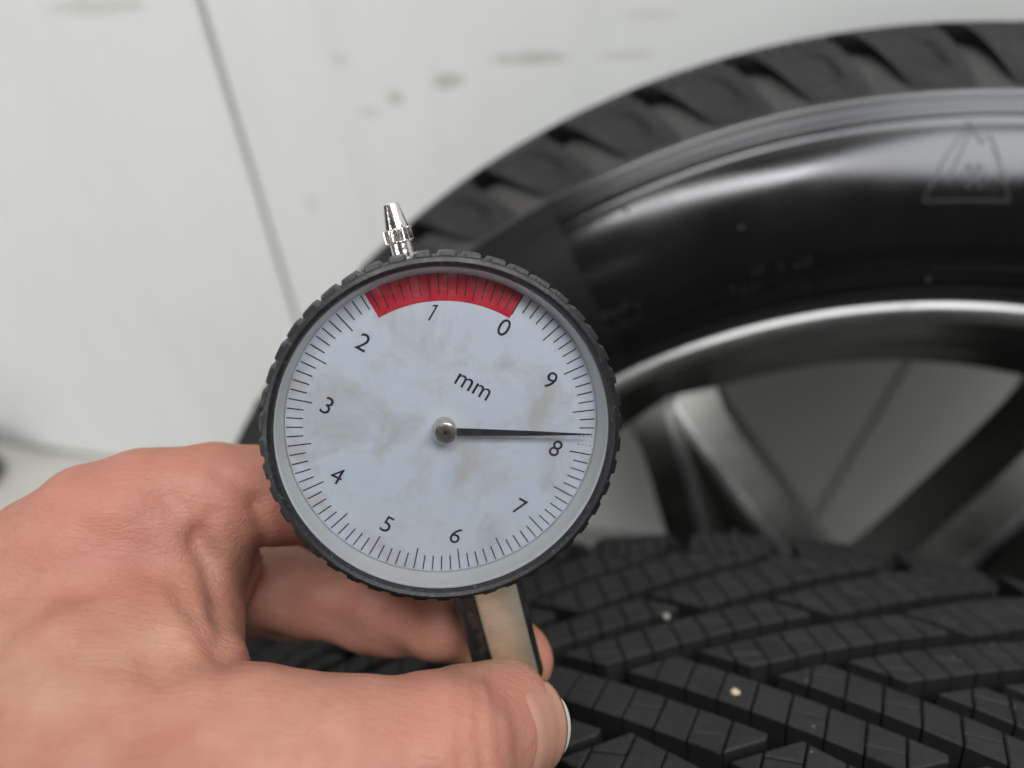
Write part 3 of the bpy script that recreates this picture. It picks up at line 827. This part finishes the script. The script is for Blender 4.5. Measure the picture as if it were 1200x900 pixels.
WRIST2 = [(np.array([-150, 88, 172], np.float32), np.float32(22)), (np.array([-330, 190, 165], np.float32), np.float32(32)), (np.array([-470, 268, 155], np.float32), np.float32(38))]
PALM = [[pr(-150, 850, 150, 20), pr(60, 740, 138, 14), pr(140, 790, 126, 12)],
        [pr(-100, 860, 130, 22), pr(80, 840, 122, 17)],
        [pr(-260, 900, 165, 22), pr(20, 760, 175, 14)],
        [pr(90, 690, 140, 14), pr(170, 720, 138, 10), pr(205, 790, 124, 8.0)],
        [pr(150, 640, 142, 10), pr(213, 700, 140, 7.5), pr(218, 790, 124, 7.0)]]
LUMP = pr(262, 668, 152, 7.5)
CREASES = [([pr(186, 560, 128, 1), pr(215, 600, 131, 1), pr(240, 645, 134, 1), pr(256, 700, 132, 1)], 1.5),
           ([pr(243, 545, 131, 1), pr(272, 562, 133, 1), pr(300, 590, 137, 1)], 1.2),
           ([pr(300, 590, 137, 1), pr(306, 625, 140, 1)], 1.1)]
def hand_sdf(Pq):
    palm = None
    for pl in PALM:
        c = chain(Pq, pl, 8); palm = c if palm is None else smin(palm, c, 10)
    for ch in (WRIST, WRIST2): palm = smin(palm, chain(Pq, ch, 20), 16)
    fing = None
    for ch in (INDEX, MIDDLE, RING, LITTLE):
        c = chain(Pq, ch, 3.0); fing = c if fing is None else smin(fing, c, 2.2)
    fing = smin(fing, cone(Pq, LUMP[0], LUMP[0] + np.float32(0.1), LUMP[1], LUMP[1]), 5)
    d = smin(palm, fing, 7)
    d = smin(d, chain(Pq, THUMB, 2.5), 6)
    return d
def surface_nets(fn, lo, hi, h):
    ns = [int((b - a) / h) + 1 for a, b in zip(lo, hi)]
    xs = [np.float32(a) + np.float32(h) * np.arange(n, dtype=np.float32) for a, n in zip(lo, ns)]
    vol = np.empty(ns, np.float32)
    YZ = np.stack(np.meshgrid(xs[1], xs[2], indexing='ij'), -1)
    step = 24
    for i in range(0, ns[0], step):
        x = xs[0][i:i + step]
        G = np.empty((len(x), ns[1], ns[2], 3), np.float32)
        G[..., 0] = x[:, None, None]; G[..., 1:] = YZ[None]
        vol[i:i + step] = fn(G)
    neg = vol < 0
    cells = np.zeros([n - 1 for n in ns], np.int8)
    for dx in (0, 1):
        for dy in (0, 1):
            for dz in (0, 1): cells += neg[dx:ns[0] - 1 + dx, dy:ns[1] - 1 + dy, dz:ns[2] - 1 + dz]
    act = (cells > 0) & (cells < 8); idx = np.argwhere(act)
    vid = -np.ones(act.shape, np.int64); vid[act] = np.arange(len(idx))
    acc = np.zeros((len(idx), 3)); cnt = np.zeros(len(idx))
    cor = [(a, b, c) for a in (0, 1) for b in (0, 1) for c in (0, 1)]
    for a in cor:
        for k in range(3):
            if a[k]: continue
            b = list(a); b[k] = 1
            va = vol[idx[:, 0] + a[0], idx[:, 1] + a[1], idx[:, 2] + a[2]]; vb = vol[idx[:, 0] + b[0], idx[:, 1] + b[1], idx[:, 2] + b[2]]
            m = (va < 0) != (vb < 0); t = np.where(m, va / np.where(m, va - vb, 1), 0)
            pt = np.tile(np.array(a, float), (len(idx), 1)); pt[:, k] = t
            acc[m] += pt[m]; cnt[m] += 1
    Vv = (idx + acc / cnt[:, None]) * h + np.array(lo)
    quads = []
    for k in range(3):
        sl0 = [slice(1, n - 1) for n in ns]; sl0[k] = slice(0, ns[k] - 1); sl1 = list(sl0); sl1[k] = slice(1, ns[k])
        A0, A1 = neg[tuple(sl0)], neg[tuple(sl1)]
        e = np.argwhere(A0 != A1); flip = A0[tuple(e.T)]
        e = e + np.array([0 if q == k else 1 for q in range(3)])
        u, v = [(1, 2), (2, 0), (0, 1)][k]
        du = np.zeros(3, int); du[u] = 1; dv = np.zeros(3, int); dv[v] = 1
        q = np.stack([vid[tuple((e - du - dv).T)], vid[tuple((e - dv).T)], vid[tuple(e.T)], vid[tuple((e - du).T)]], 1)
        q[~flip] = q[~flip][:, ::-1]; quads.append(q)
    return Vv, np.concatenate(quads)
HV, HQ = surface_nets(hand_sdf, (-300, -10, 88), (22, 215, 226), 1.15)
def grad(fn, p, e=0.25):
    gr = np.stack([fn((p + np.eye(3)[k] * e).astype(np.float32)) - fn((p - np.eye(3)[k] * e).astype(np.float32)) for k in range(3)], 1)
    return gr / (np.linalg.norm(gr, axis=1, keepdims=True) + 1e-9)
for _ in range(2):
    HV = HV - grad(hand_sdf, HV) * hand_sdf(HV.astype(np.float32))[:, None] * 0.9
HN = grad(hand_sdf, HV)
# skin folds and finger creases, pressed into the surface along lines seen in the picture plane of the hand
pxy = np.stack([600 + F_PX * HV[:, 0] / HV[:, 2], 450 + F_PX * HV[:, 1] / HV[:, 2]], 1)
mmpx = HV[:, 2] / F_PX
front = HN[:, 2] < 0.45
def polydist(pts):
    best = np.full(len(pxy), 1e9)
    for (x0, y0), (x1, y1) in zip(pts[:-1], pts[1:]):
        d = np.array([x1 - x0, y1 - y0], float); t = np.clip(((pxy - [x0, y0]) @ d) / (d @ d), 0, 1)
        best = np.minimum(best, np.hypot(*(pxy - [x0, y0] - t[:, None] * d).T))
    return best * mmpx
disp = np.zeros(len(HV))
zlim = HV[:, 2] < 160
for pts, w, dp in (([(200, 582), (218, 606), (238, 640)], 2.6, 0.7), ([(232, 630), (244, 655), (256, 695), (266, 745)], 1.9, 1.5), ([(256, 553), (274, 565), (302, 588)], 1.7, 0.8), ([(300, 588), (308, 625), (300, 690)], 1.4, 0.9),
                   ([(205, 690), (235, 735), (262, 770)], 1.6, 0.6), ([(120, 690), (170, 720), (215, 770)], 2.4, 0.35), ([(90, 700), (150, 745), (190, 800)], 2.2, 0.3),
                   ([(536, 800), (540, 850), (545, 900)], 1.0, 0.35), ([(556, 795), (561, 850), (568, 905)], 0.9, 0.40), ([(574, 790), (582, 850), (590, 905)], 0.9, 0.40),
                   ([(330, 815), (335, 870)], 3.0, 0.25), ([(225, 640), (250, 600)], 1.2, 0.4)):
    d = polydist(pts); disp -= np.where(front & zlim, dp * np.exp(-(d / w) ** 2), 0)
for (x, y, w, dp) in ((272, 655, 4.0, 0.9), (120, 590, 8.0, 0.8), (285, 850, 7.0, -0.4)):
    d = np.hypot(pxy[:, 0] - x, pxy[:, 1] - y) * mmpx; disp += np.where(front & zlim, dp * np.exp(-(d / w) ** 2), 0)
for _ in range(26):                                        # tendons, veins and soft unevenness under the skin
    kv = rng.normal(size=3); kv *= 2 * math.pi / rng.uniform(7, 22) / np.linalg.norm(kv)
    disp += 0.075 * np.sin(HV @ kv + rng.uniform(0, 6.28))
for pts, w, dp in (([(20, 760), (110, 700), (190, 690)], 2.6, 0.45), ([(-20, 830), (80, 800), (170, 815)], 2.4, 0.4), ([(60, 640), (120, 660), (180, 640)], 3.0, 0.3)):
    disp += np.where(front & zlim, dp * np.exp(-(polydist(pts) / w) ** 2), 0)
HV = HV + HN * disp[:, None]
hw_ = CAM_POS + (HV / 1000) @ R3.T
hand = link_mesh('hand', hw_, HQ, M['skin'], None, True)
def attr(name, val):
    a = hand.data.attributes.new(name, 'FLOAT', 'POINT'); a.data.foreach_set('value', np.clip(val, 0, 1).astype(np.float32))
def blob(x, y, s): return np.exp(-((np.hypot(pxy[:, 0] - x, pxy[:, 1] - y) * mmpx) / s) ** 2)
attr('flush', 0.9 * blob(110, 590, 16) + 0.7 * blob(290, 560, 12) + 0.6 * blob(560, 860, 12) + 0.7 * blob(640, 765, 8) + 0.5 * blob(420, 720, 25) + 0.35 * blob(290, 850, 14))
attr('callus', 0.75 * np.exp(-(polydist([(530, 786), (570, 778), (625, 785)]) / 1.6) ** 2) + 0.35 * blob(255, 640, 4) + 0.3 * blob(405, 805, 7) + 0.35 * blob(300, 850, 6))
tag(hand, 'bare hand gripping the gauge stem between thumb and fingers', 'hand')

# thumb nail
ta, ra = THUMB[-2]; tb, rb = THUMB[-1]
ta = ta.astype(float); tb = tb.astype(float); ax = tb - ta; TL = np.linalg.norm(ax); ax /= TL
mdir = np.array([0.80, -0.10, -0.60]); mdir -= (mdir @ ax) * ax; mdir /= np.linalg.norm(mdir); tdir = np.cross(ax, mdir)
def nail_mesh(t0, t1, lift, thick, name, material, half=0.98, r_add=0.0):
    NU, NT = 20, 14; top = []; bot = []
    for j in range(NT + 1):
        t = t0 + (t1 - t0) * j / NT
        for i in range(NU + 1):
            s = -1 + 2 * i / NU
            tt = t + (0.8 * (1 - s * s) if t1 > 20 else 0) * (j / NT) - 2.2 * (s * s) * (1 - j / NT) * (-1 if t0 < 10 else 0)
            al = s * half
            base = ta + ax * min(tt, TL + 2.0)
            dirv = mdir * math.cos(al) + tdir * math.sin(al)
            lo, hi = 2.0, 16.0
            q = np.stack([base + dirv * x for x in np.linspace(lo, hi, 60)]).astype(np.float32)
            sd = hand_sdf(q); k = int(np.argmax(sd > 0)); st = (hi - lo) / 59
            rr = lo + st * (k - sd[k] / max(1e-6, sd[k] - sd[k - 1]))
            e = min(1.0, (j / NT) / 0.25) if t0 < 15 else 1.0
            lf = (lift + 0.30) * (1 - s ** 6) * (e * e * (3 - 2 * e)) - 0.30
            rr = rr + (max(rr, 9.9 - 0.25 * (tt - TL)) - rr) * (1 - s ** 4) + lf if tt > TL else rr + lf
            extra = ax * max(0.0, tt - (TL + 2.0))
            top.append(base + extra + dirv * rr); bot.append(base + extra + dirv * (rr - thick))
    n = NU + 1; Fc = []; o = len(top)
    for j in range(NT):
        for i in range(NU):
            a, b, c, d = j * n + i, j * n + i + 1, (j + 1) * n + i + 1, (j + 1) * n + i
            Fc += [(a, b, c, d), (o + d, o + c, o + b, o + a)]
    for j in range(NT): Fc += [(j * n, (j + 1) * n, o + (j + 1) * n, o + j * n), (j * n + NU, o + j * n + NU, o + (j + 1) * n + NU, (j + 1) * n + NU)]
    for i in range(NU): Fc += [(i, o + i, o + i + 1, i + 1), (NT * n + i, NT * n + i + 1, o + NT * n + i + 1, o + NT * n + i)]
    VV = [W(p) for p in top + bot]
    return link_bm(name, ccw(VV, Fc), material, hand, True)
nail = nail_mesh(12.5, TL + 4.2, 0.16, 0.7, 'thumbnail', M['nail'], 0.86)
nailt = nail_mesh(TL + 4.1, TL + 5.2, 0.14, 0.45, 'nail_edge', M['nailtip'], 0.5)

# ------------------------------------------------------------------ small loose things
def pebble(px, py, size, label, colr):
    """a stone chip lying on the front tyre tread"""
    o = W([0, 0, 0]); d = R3 @ (ray(px, py, 1000.0) / 1000.0)
    loc, X, Y, Z = wheel_frame(c_front, n_front)
    # march the ray on to the crown
    best = None
    for t in np.linspace(0.12, 0.32, 2000):
        p = o + d * t - loc; a = p @ Z; r = math.hypot(p @ X, p @ Y)
        if abs(a) < 0.1 and r < top_at(abs(a) * 1000)[1] / 1000: best = o + d * t; break
    if best is None: return
    bm = bmesh.new(); bmesh.ops.create_icosphere(bm, subdivisions=2, radius=size / 1000)
    for v in bm.verts: v.co = v.co * random.uniform(0.75, 1.2); v.co.z *= 0.65
    ob = link_bm('stone_chip', bm, mat('stone', colr, 0.85), None, False); ob.location = best
    tag(ob, label, 'stone chip')
pebble(862, 812, 0.95, 'tiny beige stone chip lying on the tyre tread', (0.42, 0.34, 0.22))
pebble(781, 722, 0.8, 'small pale grey chip caught by a sipe of the tread', (0.26, 0.24, 0.21))

# plain block stands in for an unidentified dark object by the wall
pb = wall_point_of(2, 540); 
bm = box_bm(60, 40, 60, 8, (0, 0, 30), 3)
ob = link_bm('dark_object', bm, mat('dark_green_black', (0.02, 0.024, 0.02), 0.6), None, True)
d = R3 @ (ray(-14, 535, 1000.0) / 1000.0); t = (floor_z - CAM_H) / d[2]; q = CAM_POS + t * d
ob.location = (q[0], q[1] - 0.03, floor_z); ob.rotation_euler = (0, 0, math.radians(-10))
tag(ob, 'small unidentified dark object on the floor near the white wall', 'dark object')
